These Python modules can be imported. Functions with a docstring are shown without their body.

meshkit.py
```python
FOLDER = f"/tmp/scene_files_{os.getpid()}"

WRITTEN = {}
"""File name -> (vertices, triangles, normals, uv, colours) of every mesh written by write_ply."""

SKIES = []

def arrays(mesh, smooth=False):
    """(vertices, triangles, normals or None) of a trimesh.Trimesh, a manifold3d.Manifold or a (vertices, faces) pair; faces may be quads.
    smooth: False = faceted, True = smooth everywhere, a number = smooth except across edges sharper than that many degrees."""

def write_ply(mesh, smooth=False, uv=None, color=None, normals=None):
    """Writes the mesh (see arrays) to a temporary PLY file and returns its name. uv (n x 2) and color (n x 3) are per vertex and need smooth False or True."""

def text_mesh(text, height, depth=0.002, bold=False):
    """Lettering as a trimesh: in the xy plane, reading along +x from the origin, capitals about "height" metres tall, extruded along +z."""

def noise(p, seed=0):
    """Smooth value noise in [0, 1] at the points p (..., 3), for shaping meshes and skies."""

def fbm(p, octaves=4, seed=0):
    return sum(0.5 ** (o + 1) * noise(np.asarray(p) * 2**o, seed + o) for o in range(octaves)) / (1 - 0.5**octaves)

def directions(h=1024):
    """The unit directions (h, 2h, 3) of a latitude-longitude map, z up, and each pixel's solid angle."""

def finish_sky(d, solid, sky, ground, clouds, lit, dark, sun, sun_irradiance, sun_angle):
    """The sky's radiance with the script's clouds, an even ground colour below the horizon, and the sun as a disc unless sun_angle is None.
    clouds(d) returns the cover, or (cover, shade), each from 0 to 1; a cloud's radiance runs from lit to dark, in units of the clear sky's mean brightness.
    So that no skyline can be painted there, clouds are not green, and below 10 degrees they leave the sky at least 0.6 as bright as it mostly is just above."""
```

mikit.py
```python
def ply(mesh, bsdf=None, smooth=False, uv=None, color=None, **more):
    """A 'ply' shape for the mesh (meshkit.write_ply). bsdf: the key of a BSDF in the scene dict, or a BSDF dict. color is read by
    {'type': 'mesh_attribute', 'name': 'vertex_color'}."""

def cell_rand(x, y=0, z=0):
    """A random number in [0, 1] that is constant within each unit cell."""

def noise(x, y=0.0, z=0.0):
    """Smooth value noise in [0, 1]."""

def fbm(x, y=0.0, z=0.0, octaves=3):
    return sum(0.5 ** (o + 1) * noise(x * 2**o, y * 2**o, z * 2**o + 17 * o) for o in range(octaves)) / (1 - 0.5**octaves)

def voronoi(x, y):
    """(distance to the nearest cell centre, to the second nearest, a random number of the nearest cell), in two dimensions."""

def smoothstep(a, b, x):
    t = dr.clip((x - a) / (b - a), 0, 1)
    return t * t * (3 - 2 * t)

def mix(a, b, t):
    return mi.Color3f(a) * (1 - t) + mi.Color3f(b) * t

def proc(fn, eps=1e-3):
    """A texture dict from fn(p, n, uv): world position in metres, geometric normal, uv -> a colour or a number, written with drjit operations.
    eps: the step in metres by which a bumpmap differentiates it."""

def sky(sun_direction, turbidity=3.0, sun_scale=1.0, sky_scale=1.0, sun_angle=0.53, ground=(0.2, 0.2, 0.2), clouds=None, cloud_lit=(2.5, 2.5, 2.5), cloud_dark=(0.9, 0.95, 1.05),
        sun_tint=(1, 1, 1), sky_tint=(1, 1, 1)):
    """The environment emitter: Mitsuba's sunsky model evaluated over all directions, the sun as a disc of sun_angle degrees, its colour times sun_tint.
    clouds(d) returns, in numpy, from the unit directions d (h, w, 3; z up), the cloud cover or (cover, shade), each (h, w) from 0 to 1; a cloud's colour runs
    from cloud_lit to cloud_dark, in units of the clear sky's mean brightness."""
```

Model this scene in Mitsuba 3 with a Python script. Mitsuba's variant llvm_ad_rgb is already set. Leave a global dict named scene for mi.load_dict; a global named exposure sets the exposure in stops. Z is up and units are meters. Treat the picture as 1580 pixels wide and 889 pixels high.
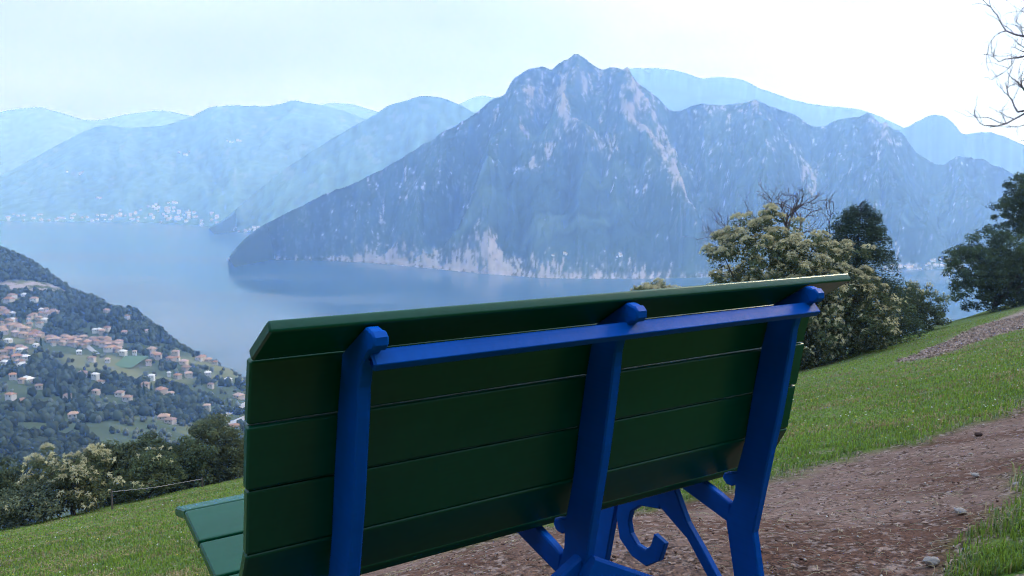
import math, random
import numpy as np, trimesh, mitsuba as mi, drjit as dr, mikit, meshkit
from shapely.geometry import Polygon
from scipy.interpolate import RBFInterpolator, PchipInterpolator
T = mi.ScalarTransform4f
scene, labels = {}, {}

# ---------------------------------------------------------------- camera, sky, exposure
W, H, FPX = 1580.0, 889.0, 1286.0
PITCH, ROLL = math.radians(6.867), math.radians(0.524)
FWD = np.array([0, math.cos(PITCH), -math.sin(PITCH)])
UPW = np.array([0, math.sin(PITCH), math.cos(PITCH)])
RGT = np.array([1.0, 0, 0])
CAM_UP = -math.sin(ROLL) * RGT + math.cos(ROLL) * UPW
scene['camera'] = {'type': 'perspective', 'fov': math.degrees(2 * math.atan(W / 2 / FPX)), 'fov_axis': 'x', 'near_clip': 0.1, 'far_clip': 90000.0,
                   'to_world': T().look_at(origin=[0, 0, 0], target=FWD.tolist(), up=CAM_UP.tolist()), 'medium': {'type': 'ref', 'id': 'air'}}
LAKE = -300.0
SUN = np.array([0.95, 0.8, 0.8])


def thin_overcast(d):
    s = SUN / np.linalg.norm(SUN)
    q = np.stack([d[..., 0] / (d[..., 2] + 0.25), d[..., 1] / (d[..., 2] + 0.25), 0 * d[..., 2]], -1)
    n = meshkit.fbm(q * np.array([1.6, 3.2, 1]) + 7.3, 5, 3)
    glow = np.clip(d @ s, 0, 1)
    # an overcast sky: the zenith about three times as bright as the horizon, brighter round the veiled sun, with faint bands
    up = np.clip(d[..., 2], 0, 1)
    shade = np.clip(1.12 - 0.92 * up - 0.5 * glow ** 8 - 0.26 * (d @ s * 0.5 + 0.5) + 0.75 * (n - 0.5), 0, 1)
    return np.clip(0.95 + 0.1 * (n - 0.5), 0, 1), shade


scene['sky'] = mikit.sky(SUN.tolist(), turbidity=4, sun_scale=0.32, sun_angle=13, ground=(0.1, 0.13, 0.1), clouds=thin_overcast,
                         cloud_lit=(2.0, 2.65, 3.9), cloud_dark=(0.75, 0.79, 0.97), sun_tint=(0.85, 1.0, 1.25))
exposure = 3.04

# air: one box of haze round the whole place
scene['air'] = {'type': 'homogeneous', 'albedo': {'type': 'rgb', 'value': [0.97, 0.975, 0.98]},
                'sigma_t': {'type': 'rgb', 'value': [0.56e-4, 1.02e-4, 2.05e-4]}, 'phase': {'type': 'hg', 'g': 0.35}}
HAZE_TOP, HAZE_BOTTOM, HAZE_HALF = 1560.0, -330.0, 12500.0
scene['haze'] = {'type': 'cube', 'to_world': T().translate([0, 9000, (HAZE_TOP + HAZE_BOTTOM) / 2]).scale([HAZE_HALF, HAZE_HALF, (HAZE_TOP - HAZE_BOTTOM) / 2]),
                 'bsdf': {'type': 'null'}, 'interior': {'type': 'ref', 'id': 'air'}}
labels['haze'] = {'label': 'blue summer haze hanging over the lake and mountains', 'category': 'haze', 'kind': 'stuff'}


# ---------------------------------------------------------------- helpers
def view_dir(px, py):
    X, Y = (px - W / 2) / FPX, (py - H / 2) / FPX
    X, Y = X * math.cos(ROLL) + Y * math.sin(ROLL), -X * math.sin(ROLL) + Y * math.cos(ROLL)
    return FWD + X * RGT - Y * UPW


def at(px, py, Y):
    """the place that lies Y metres north of the viewpoint in a direction surveyed on the photograph"""
    d = view_dir(px, py)
    return d * (Y / d[1])


def tag(key, label, cat, group=None, kind=None):
    labels[key] = {'label': label, 'category': cat}
    if group: labels[key]['group'] = group
    if kind: labels[key]['kind'] = kind
    return key


def struct(key, label, cat):
    return tag(key, label, cat, kind='structure')


used = {}


def numbered(name):
    n = used.get(name, -1) + 1
    used[name] = n
    return name if n == 0 else f'{name}_{n:03d}'


def attr_bsdf(bump=None, scale=1.0):
    b = {'type': 'diffuse', 'reflectance': {'type': 'mesh_attribute', 'name': 'vertex_color'}}
    if bump is not None:
        b = {'type': 'bumpmap', 'arbitrary': bump, 'scale': scale, 'bsdf': b}
    return {'type': 'twosided', 'bsdf': b}


class Soup:
    """collects triangles with a colour per vertex; built as one mesh"""
    def __init__(self):
        self.v, self.f, self.c, self.n = [], [], [], 0

    def add(self, v, f, c):
        v = np.asarray(v, float).reshape(-1, 3)
        self.v.append(v); self.f.append(np.asarray(f, int).reshape(-1, 3) + self.n)
        c = np.asarray(c, float)
        self.c.append(np.broadcast_to(c, v.shape) if c.ndim == 1 else c)
        self.n += len(v)

    def mesh(self):
        return np.vstack(self.v), np.vstack(self.f), np.clip(np.vstack(self.c), 0.001, 0.95)

    def build(self, key, bsdf, smooth=False):
        v, f, c = self.mesh()
        scene[key] = mikit.ply((v, f), bsdf, smooth=smooth, color=c)
        return key


def tube(soup, pts, rad, col, sides=6):
    p = np.asarray(pts, float)
    t = np.gradient(p, axis=0); t /= np.linalg.norm(t, axis=1, keepdims=True) + 1e-12
    a = np.cross(t, np.where(np.abs(t[:, 2:]) < 0.9, [0, 0, 1.0], [1.0, 0, 0])); a /= np.linalg.norm(a, axis=1, keepdims=True) + 1e-12
    b = np.cross(t, a)
    ang = np.arange(sides) * 2 * np.pi / sides
    v = p[:, None] + np.broadcast_to(rad, (len(p),))[:, None, None] * (np.cos(ang)[None, :, None] * a[:, None] + np.sin(ang)[None, :, None] * b[:, None])
    i, j = np.meshgrid(np.arange(len(p) - 1), np.arange(sides), indexing='ij')
    q = np.stack([i * sides + j, i * sides + (j + 1) % sides, (i + 1) * sides + (j + 1) % sides, (i + 1) * sides + j], -1).reshape(-1, 4)
    f = np.vstack([q[:, [0, 1, 2]], q[:, [0, 2, 3]]])
    soup.add(v.reshape(-1, 3), f, col)


def grid_faces(ni, nj):
    i, j = np.meshgrid(np.arange(ni - 1), np.arange(nj - 1), indexing='ij')
    a = (i * nj + j).ravel(); b = a + 1; c = a + nj; d = c + 1
    return np.vstack([np.stack([a, c, b], 1), np.stack([b, c, d], 1)])


def lerp(a, b, t):
    return a + (b - a) * t


def sstep(a, b, x):
    t = np.clip((x - a) / (b - a), 0, 1)
    return t * t * (3 - 2 * t)


def fb(x, y, s=0, octaves=4):
    return meshkit.fbm(np.stack([x, y, np.zeros_like(x) + 0.37 * s], -1), octaves, s)
# ---------------------------------------------------------------- materials
N, FBM, SS, MIX = mikit.noise, mikit.fbm, mikit.smoothstep, mikit.mix


def paint(col, rough, spec, coat):
    def colour(p, n, uv):
        k = FBM(p.x * 3, p.y * 3, p.z * 3) * 0.22 + FBM(p.x * 40, p.y * 40, p.z * 12) * 0.12
        brush = N(p.x * 4 + p.y * 4, p.z * 260, p.y * 2) * 0.10
        return mi.Color3f(*col) * (0.78 + k + brush)

    def gloss(p, n, uv):
        return rough + 0.16 * FBM(p.x * 9, p.y * 9, p.z * 9)

    def relief(p, n, uv):
        return FBM(p.x * 30, p.y * 30, p.z * 30) * 0.7 + FBM(p.x * 160, p.y * 160, p.z * 160) * 0.3
    return {'type': 'twosided', 'bsdf': {'type': 'bumpmap', 'arbitrary': mikit.proc(relief, 2e-3), 'scale': 0.0012, 'bsdf': {
        'type': 'principled', 'base_color': mikit.proc(colour), 'roughness': mikit.proc(gloss), 'specular': spec, 'clearcoat': coat, 'clearcoat_gloss': 0.85}}}


scene['green_paint'] = paint((0.0005, 0.055, 0.026), 0.20, 0.24, 0.15)
scene['blue_paint'] = paint((0.0002, 0.066, 0.33), 0.34, 0.05, 0.0)


def ridge_relief(p, n, uv):
    return FBM(p.x / 26, p.y / 26, p.z / 26, 3) * 1.4 + N(p.x / 7, p.y / 7, p.z / 7) * 0.5


scene['mountain_cover'] = attr_bsdf(mikit.proc(ridge_relief, 1.5), 13.0)


def far_relief(p, n, uv):
    return FBM(p.x / 60, p.y / 60, p.z / 60, 3)


scene['far_mountain_cover'] = attr_bsdf(mikit.proc(far_relief, 5.0), 40.0)
scene['painted_plaster'] = attr_bsdf()
scene['leaf'] = {'type': 'principledthin', 'base_color': {'type': 'mesh_attribute', 'name': 'vertex_color'}, 'roughness': 0.55, 'diff_trans': 0.55, 'spec_trans': 0.0, 'eta': 1.35}
scene['bark'] = attr_bsdf()
scene['stone'] = attr_bsdf()


def water_waves(p, n, uv):
    return FBM(p.x / 2.3, p.y / 1.7, 0, 2) * 0.6 + FBM(p.x / 11, p.y / 9, 3, 2)


def water_rough(p, n, uv):
    band = FBM(p.x / 620 + p.y / 2600, p.y / 260 - p.x / 1500, 5.0, 3)
    return 0.09 + 0.16 * SS(0.46, 0.64, band)


scene['lake_water'] = {'type': 'twosided', 'bsdf': {'type': 'bumpmap', 'arbitrary': mikit.proc(water_waves, 0.3), 'scale': 0.05, 'bsdf': {
    'type': 'principled', 'base_color': {'type': 'rgb', 'value': [0.015, 0.045, 0.075]}, 'roughness': mikit.proc(water_rough), 'eta': 1.33}}}
# ---------------------------------------------------------------- lake
gx = np.linspace(-12000, 12000, 25)
LX, LY = np.meshgrid(gx, gx + 8900, indexing='ij')
scene['lake'] = mikit.ply((np.stack([LX, LY, np.full_like(LX, LAKE)], -1).reshape(-1, 3), grid_faces(25, 25)), 'lake_water', smooth=False)
struct('lake', 'calm blue lake far below the meadow', 'lake')

FOREST, ROCK, MEADOW = np.array([0.030, 0.052, 0.034]), np.array([0.35, 0.29, 0.26]), np.array([0.10, 0.14, 0.06])


def resample(pts, x):
    """pts: (px, py, Y) surveyed points; returns world points at the columns x"""
    p = np.array(pts, float)
    return np.array([at(px, py, Y) for px, py, Y in zip(x, PchipInterpolator(p[:, 0], p[:, 1])(x), PchipInterpolator(p[:, 0], p[:, 2])(x))])


def shore_at(px, py):
    d = view_dir(px, py)
    return d * (LAKE / d[2])


def mountain(key, ridge, shore, label, ns, nt, steep=1.25, gully=(60, 170, 900), fine=14, ribs=(), rock=None, cover='mountain_cover', jag=8, back=0.45, seed=1):
    """a mountain between its crest line and its foot line, with gullies, ribs and a back slope"""
    x = np.linspace(ridge[0][0], ridge[-1][0], ns)
    R = resample(ridge, x)
    sh = np.array(shore, float)
    S = np.array([shore_at(px, py) for px, py in zip(x, PchipInterpolator(sh[:, 0], sh[:, 1])(x))])
    s = np.concatenate([[0], np.cumsum(np.linalg.norm(np.diff((R + S)[:, :2] / 2, axis=0), axis=1))])
    R[:, 2] += jag * 2 * (fb(s / 45, 0 * s, seed + 40, 5) - 0.5) * np.clip((R[:, 2] - LAKE) / 300, 0, 1)
    t = np.linspace(0, 1.04, nt)
    Tt, Ss = np.meshgrid(t, s, indexing='ij')
    h = np.where(Tt <= 1, np.clip(Tt, 0, 1) ** steep, Tt)
    P = R[None] + (S - R)[None] * h[..., None]
    P[..., 2] = R[None, :, 2] + (LAKE - R[None, :, 2]) * Tt
    P[..., 2] = np.where(Tt > 1, LAKE - 14 * (Tt - 1) / 0.04, P[..., 2])
    D = np.linalg.norm((S - R)[:, :2], axis=1)[None] * h
    rise = np.clip((R[:, 2] - LAKE), 1, None)[None]
    w = np.clip(np.sin(np.clip(Tt, 0, 1) * np.pi), 0, 1) ** 0.6
    warp = 90 * (fb(Ss / 300, D / 500, seed, 3) - 0.5)
    g = 1 - np.abs(2 * fb((Ss + warp) / gully[1], D / gully[2], seed + 3, 3) - 1) * 2
    g2 = 1 - np.abs(2 * fb((Ss + 0.6 * warp) / (gully[1] * 0.36), D / (gully[2] * 0.4), seed + 9, 3) - 1) * 2
    amp = np.minimum(gully[0], 0.16 * rise)
    dz = w * amp * (g - 0.45) + w * 0.4 * amp * (g2 - 0.45) + w * fine * 2 * (fb(Ss / 40, D / 40, seed + 5, 4) - 0.5)
    for pts, width, height in ribs:          # ribs and ravines that run down the face: (column, t) points
        q = np.array(pts, float)
        col = np.interp(Tt, q[:, 1], q[:, 0])
        c = np.interp(col, x, s)
        on = 1.4 * sstep(q[0, 1] - 0.02, q[0, 1] + 0.20, Tt) * (1 - sstep(q[-1, 1] - 0.08, q[-1, 1] + 0.02, Tt))
        dz += on * height * np.exp(-((Ss - c) / width) ** 2)
    P[..., 2] += np.where(Tt <= 1, dz, 0)
    P[..., 2] = np.where(Tt < 0.995, np.maximum(P[..., 2], LAKE + 1.0), P[..., 2])
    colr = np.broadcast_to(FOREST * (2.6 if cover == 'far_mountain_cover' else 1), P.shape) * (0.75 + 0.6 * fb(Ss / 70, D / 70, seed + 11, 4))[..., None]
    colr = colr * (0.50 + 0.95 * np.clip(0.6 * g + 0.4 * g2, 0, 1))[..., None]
    colr = lerp(colr, MEADOW, (0.55 * sstep(0.62, 0.78, fb(Ss / 260, D / 200, seed + 12, 3)))[..., None])
    if rock is not None:
        m = np.clip(rock(Ss, D, Tt, np.interp(Ss, s, x), P, g * .6 + g2 * .4), 0, 1)
        r = ROCK * (0.7 + 0.65 * fb(Ss / 16, P[..., 2] / 34, seed + 14, 4))[..., None]
        colr = lerp(colr, r, m[..., None])
    # back slope
    nb = 8
    away = np.array([0.1, 1.0, 0])
    B = np.stack([R + away * (k / nb) * (1.0 * (R[:, 2:] - LAKE) + 50) * back * 2 - np.array([0, 0, 1]) * (k / nb) * (R[:, 2:] - LAKE + 12) for k in range(nb, 0, -1)])
    V = np.concatenate([B, P]); C = np.concatenate([np.broadcast_to(FOREST, B.shape), colr])
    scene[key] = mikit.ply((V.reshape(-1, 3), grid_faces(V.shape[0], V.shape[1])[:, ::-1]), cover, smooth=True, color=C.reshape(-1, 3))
    struct(key, label, 'mountain')
    return V


def main_rock(S, D, t, px, P, g):
    z = P[..., 2]
    fine = 0.5 * fb(S / 12 + 2.5 * fb(S / 70, D / 70, 65, 2), z / 60, 61, 4) + 0.3 * fb(S / 5, z / 15, 66, 2) + 0.2 * fb(S / 26, z / 26, 68, 3)
    n2 = fb(S / 150, z / 170, 62, 3)
    def stroke(pts, w):
        q = np.array(pts, float); c = np.interp(t, q[:, 1], q[:, 0])
        on = sstep(q[0, 1] - .05, q[0, 1] + .05, t) * (1 - sstep(q[-1, 1] - .05, q[-1, 1] + .04, t))
        return on * np.exp(-((px - c + 18 * (n2 - .5)) / w) ** 2)
    p = 0.22 + 0.25 * sstep(150, 550, z) + 0.5 * (n2 - .5) + 0.22 * (g - .45)
    for pts, w, k in [([(978, .40), (1030, .60), (1062, .78), (1110, .90)], 15, .85), ([(1000, .42), (1050, .58)], 9, .5), ([(872, .10), (866, .35), (872, .52)], 6, .6), ([(840, .12), (815, .30), (800, .45)], 12, .4),
                      ([(1010, .20), (1025, .30), (1045, .44)], 24, .45), ([(960, .08), (985, .22), (990, .36)], 15, .4), ([(905, .40), (925, .50), (940, .58)], 24, .5), ([(930, .44), (860, .52), (790, .60), (715, .74)], 40, .42),
                      ([(690, .80), (660, .99)], 22, .4), ([(765, .86), (768, .985)], 26, .95), ([(592, .84), (600, .985)], 30, .6), ([(720, .90), (715, .985)], 18, .6), ([(1090, .60), (1105, .75)], 12, .3),
                      ([(1150, .15), (1160, .4)], 30, .25), ([(1240, .2), (1260, .5)], 30, .25), ([(1350, .1), (1370, .4)], 24, .3)]:
        p = p + k * stroke(pts, w)
    p = p + 0.38 * sstep(-215, -280, z) * sstep(480, 560, px) * (1 - sstep(900, 1100, px)) + .34 * sstep(-272, -292, z)
    forest = np.exp(-np.abs((px - 850 - 260 * (t - .75)) / 115) ** 4) * sstep(.58, .66, t) * (1 - sstep(.87, .93, t))
    p = np.clip(p * (1 - .95 * np.clip(forest, 0, 1)), 0, 1.1)
    th = 0.69 - 0.26 * p - 0.02 * sstep(150, 500, z)
    return np.maximum(0.9 * sstep(th, th + 0.055, fine), (0.08 + 0.20 * p) * sstep(th - 0.11, th + 0.03, fine) * (1 - .9 * np.clip(forest, 0, 1)))


main_ridge = [(352, 399.5, 3010), (372, 374, 3110), (400, 352, 3230), (450, 325, 3380), (500, 300, 3500), (540, 284, 3580), (570, 270, 3650), (600, 256, 3720), (640, 232, 3800), (680, 206, 3880), (712, 188, 3940),
              (745, 166, 4000), (762, 153, 4020), (778, 146, 4040), (792, 122, 4080), (805, 112, 4100), (822, 104, 4130), (838, 103, 4150), (851, 109, 4160), (862, 98, 4180), (876, 90, 4200), (890, 84, 4210), (905, 93, 4210), (918, 103, 4200),
              (930, 108, 4200), (945, 104, 4200), (962, 108, 4200), (985, 127, 4190), (1010, 148, 4180), (1040, 171, 4170)]
main_ridge += [(1060, 166, 4260), (1090, 160, 4330), (1120, 163, 4380), (1160, 156, 4430), (1190, 164, 4450), (1225, 176, 4450), (1262, 196, 4450), (1290, 186, 4500), (1320, 181, 4520), (1340, 176, 4530),
               (1356, 188, 4520), (1375, 196, 4520), (1392, 205, 4500), (1405, 224, 4450), (1430, 246, 4400), (1452, 254, 4380), (1480, 242, 4450), (1510, 246, 4500), (1550, 262, 4500), (1600, 285, 4450), (1680, 300, 4400), (1760, 320, 4300)]
main_shore = [(352, 400), (400, 400.5), (470, 402), (540, 404), (600, 408), (650, 413), (720, 420), (780, 425), (850, 429), (920, 430), (1000, 430), (1080, 428), (1160, 425), (1250, 421), (1330, 418), (1400, 416), (1480, 415), (1600, 413), (1760, 410)]
ribs = [([(822, .02), (770, .5), (690, .96)], 120, 75), ([(890, .02), (872, .35), (905, .62)], 90, 85), ([(850, .02), (838, .3), (780, .6)], 70, -80), ([(918, .03), (905, .25), (900, .5)], 70, -80),
        ([(948, .02), (985, .4), (1075, .95)], 130, 85), ([(1000, .3), (1060, .6), (1125, .97)], 60, -70), ([(1040, .05), (1090, .5), (1120, .9)], 110, -70), ([(1160, .02), (1190, .5), (1230, .95)], 150, 70),
        ([(1262, .03), (1265, .4), (1300, .8)], 120, -70), ([(1340, .02), (1370, .5), (1420, .95)], 150, 70), ([(640, .05), (600, .5), (560, .95)], 110, -55), ([(712, .02), (670, .5), (620, .95)], 90, 50),
        ([(765, .02), (735, .4), (655, .96)], 70, -60), ([(1430, .05), (1460, .6), (1490, .95)], 140, -60)]
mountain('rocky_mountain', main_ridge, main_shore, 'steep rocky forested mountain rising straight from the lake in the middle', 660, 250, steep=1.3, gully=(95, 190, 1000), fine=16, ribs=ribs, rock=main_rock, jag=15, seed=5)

hill_rock = lambda S, D, t, px, P, g: 0.16 * sstep(0.60, 0.72, fb(S / 90, P[..., 2] / 90, 71, 4)) * sstep(-220, 0, P[..., 2])
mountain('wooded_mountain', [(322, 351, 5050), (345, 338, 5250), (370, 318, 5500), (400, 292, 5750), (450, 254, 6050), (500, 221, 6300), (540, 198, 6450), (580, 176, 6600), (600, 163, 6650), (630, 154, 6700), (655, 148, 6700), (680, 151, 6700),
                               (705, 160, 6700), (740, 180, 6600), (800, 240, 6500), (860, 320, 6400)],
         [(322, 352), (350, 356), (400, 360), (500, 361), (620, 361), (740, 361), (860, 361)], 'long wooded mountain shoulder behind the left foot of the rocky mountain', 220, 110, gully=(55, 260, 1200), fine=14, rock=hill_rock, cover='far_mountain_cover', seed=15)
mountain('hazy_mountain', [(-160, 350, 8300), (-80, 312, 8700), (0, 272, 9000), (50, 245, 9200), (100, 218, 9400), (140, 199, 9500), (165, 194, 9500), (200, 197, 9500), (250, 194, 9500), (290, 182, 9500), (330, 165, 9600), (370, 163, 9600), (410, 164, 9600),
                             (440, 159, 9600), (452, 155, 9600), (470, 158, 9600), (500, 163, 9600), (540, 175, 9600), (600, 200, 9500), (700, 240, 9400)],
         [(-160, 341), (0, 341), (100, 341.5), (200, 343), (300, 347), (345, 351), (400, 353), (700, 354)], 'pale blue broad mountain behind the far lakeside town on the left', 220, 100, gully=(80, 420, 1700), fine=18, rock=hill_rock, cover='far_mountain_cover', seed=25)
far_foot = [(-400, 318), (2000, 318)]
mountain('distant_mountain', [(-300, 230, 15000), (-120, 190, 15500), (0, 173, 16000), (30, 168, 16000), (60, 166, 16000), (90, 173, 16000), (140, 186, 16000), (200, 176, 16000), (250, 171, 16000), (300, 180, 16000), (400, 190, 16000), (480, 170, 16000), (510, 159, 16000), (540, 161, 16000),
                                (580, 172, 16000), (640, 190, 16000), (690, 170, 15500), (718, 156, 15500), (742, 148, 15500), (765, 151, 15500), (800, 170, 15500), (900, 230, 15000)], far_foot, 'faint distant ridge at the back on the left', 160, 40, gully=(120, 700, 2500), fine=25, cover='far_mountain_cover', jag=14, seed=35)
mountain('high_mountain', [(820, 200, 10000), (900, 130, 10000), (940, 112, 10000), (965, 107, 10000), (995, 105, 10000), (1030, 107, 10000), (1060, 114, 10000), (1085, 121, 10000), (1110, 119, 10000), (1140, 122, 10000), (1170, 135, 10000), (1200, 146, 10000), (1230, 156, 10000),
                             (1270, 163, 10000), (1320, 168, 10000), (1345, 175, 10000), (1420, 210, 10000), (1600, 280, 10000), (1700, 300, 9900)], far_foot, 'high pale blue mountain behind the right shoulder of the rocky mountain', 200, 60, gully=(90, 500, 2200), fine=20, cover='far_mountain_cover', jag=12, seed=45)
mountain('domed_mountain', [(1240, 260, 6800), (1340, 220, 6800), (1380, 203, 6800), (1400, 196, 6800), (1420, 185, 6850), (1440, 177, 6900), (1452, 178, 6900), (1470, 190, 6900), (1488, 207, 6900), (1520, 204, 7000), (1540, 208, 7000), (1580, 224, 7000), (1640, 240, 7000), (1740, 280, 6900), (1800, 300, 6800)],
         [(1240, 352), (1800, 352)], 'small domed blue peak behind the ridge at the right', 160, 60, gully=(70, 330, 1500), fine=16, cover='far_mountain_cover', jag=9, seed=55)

# ---------------------------------------------------------------- the hillside we stand on
BA = math.radians(55.834)                                       # heading of the bench
BU, BM = np.array([math.sin(BA), math.cos(BA), 0]), np.array([-math.cos(BA), math.sin(BA), 0])


CREST = ([-30, -24.4, -22.7, -21.2, -20.3, -19.5, -9.5, 0.6, 10.8, 19.7, 25, 34, 44, 58, 75, 110], [33, 38.5, 41, 45, 53, 60, 63, 62, 63, 57, 60, 71, 81, 94, 113, 140])


def ground(x, y):
    x, y = np.asarray(x, float), np.asarray(y, float)
    z = -1.6 + 0.2 * x - 0.265 * y
    z = z + 0.055 * np.log1p(np.exp(np.clip((x - 16) / 5, -30, 30))) * 5 * sstep(5, 40, y)
    z = z + 0.5 * (fb(x / 14, y / 14, 80, 3) - 0.5) * sstep(4, 25, np.hypot(x, y)) + 0.10 * (fb(x / 2.2, y / 2.2, 81, 3) - 0.5)
    d = np.clip(y - np.interp(x, CREST[0], CREST[1]), 0, None)
    z = z - np.where(d < 50, 0.0028 * d * d, 0.0028 * 2500 + 0.28 * (d - 50))
    u, m = x * BU[0] + y * BU[1], x * BM[0] + y * BM[1]
    w = sstep(-0.6, 1.0, u) * (1 - sstep(4.8, 7.0, u)) * sstep(1.4, 2.9, m) * (1 - sstep(5.2, 7.6, m))
    terrace = -2.60 - 0.164 * (m - 3.3) + 0.03 * (fb(x / 0.9, y / 0.9, 82, 3) - 0.5)
    return z + (terrace - z) * w


def path_mask(x, y):
    """1 on the bare reddish soil of the levelled strip the bench stands on"""
    edge = 1.5 * (fb(x / 1.6, y / 1.6, 84, 4) - 0.5) + 0.7 * (fb(x / 0.35, y / 0.35, 85, 3) - 0.5)
    far = np.interp(x, [-8, -1.4, 1.6, 3.9, 5.6, 8.6, 14], [6.5, 9.1, 9.6, 10.6, 11.4, 13.6, 18])
    near = np.interp(x, [-8, 0, 2.92, 3.73, 4.44, 8, 14], [1.0, 1.5, 5.15, 6.2, 6.95, 9.9, 15])
    return sstep(-0.35, 0.25, far - y + edge) * sstep(-0.35, 0.25, y - near + edge) * sstep(-7, -3.5, x + edge)


def chip_mask(x, y):
    """1 on the strip of wood chips across the meadow at the right"""
    a, b = np.array([17.0, 35.0]), np.array([37.0, 58.0])
    t = ((x - a[0]) * (b - a)[0] + (y - a[1]) * (b - a)[1]) / ((b - a) @ (b - a))
    d = np.abs((x - a[0]) * (b - a)[1] - (y - a[1]) * (b - a)[0]) / np.linalg.norm(b - a)
    w = 0.5 + 3.0 * np.clip(t, 0, 1) + 1.4 * (fb(x / 2.0, y / 2.0, 88, 3) - 0.5)
    return sstep(0.5, -0.3, d - w) * sstep(-0.02, 0.1, t)


def warp_axis(lo, hi, c, n, k):
    a, b = np.arcsinh((lo - c) / k), np.arcsinh((hi - c) / k)
    return c + k * np.sinh(np.linspace(a, b, n))


def meadow_colour(x, y, r):
    g = np.array([0.100, 0.165, 0.032]); straw = np.array([0.15, 0.14, 0.07]); soil = np.array([0.110, 0.062, 0.047]); dust = np.array([0.185, 0.122, 0.100]); chips = np.array([0.36, 0.28, 0.23])
    c = g * (0.65 + 0.7 * fb(x / 3, y / 3, 90, 4))[..., None]
    c = lerp(c, straw, (0.75 * sstep(0.57, 0.72, fb(x / 2.1, y / 1.3, 91, 4)))[..., None])
    pm = path_mask(x, y)
    s = lerp(soil, dust, (sstep(0.40, 0.62, fb(x / 1.2, y / 1.2, 92, 4)))[..., None]) * (0.7 + 0.6 * fb(x / 0.12, y / 0.12, 93, 3))[..., None]
    c = lerp(c, s, pm[..., None])
    cm = chip_mask(x, y)
    return lerp(c, chips * (0.5 + 0.9 * fb(x / 0.3, y / 0.3, 94, 3))[..., None], cm[..., None])


def soil_relief(p, n, uv):
    k = FBM(p.x * 7, p.y * 7, p.z * 7, 4) + 0.35 * N(p.x * 55, p.y * 55, p.z * 55)
    a, b, c = mikit.voronoi(p.x * 5 + FBM(p.x * 4, p.y * 4, 0), p.y * 5)
    return k - 0.16 * SS(0.08, 0.0, b - a)




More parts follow.
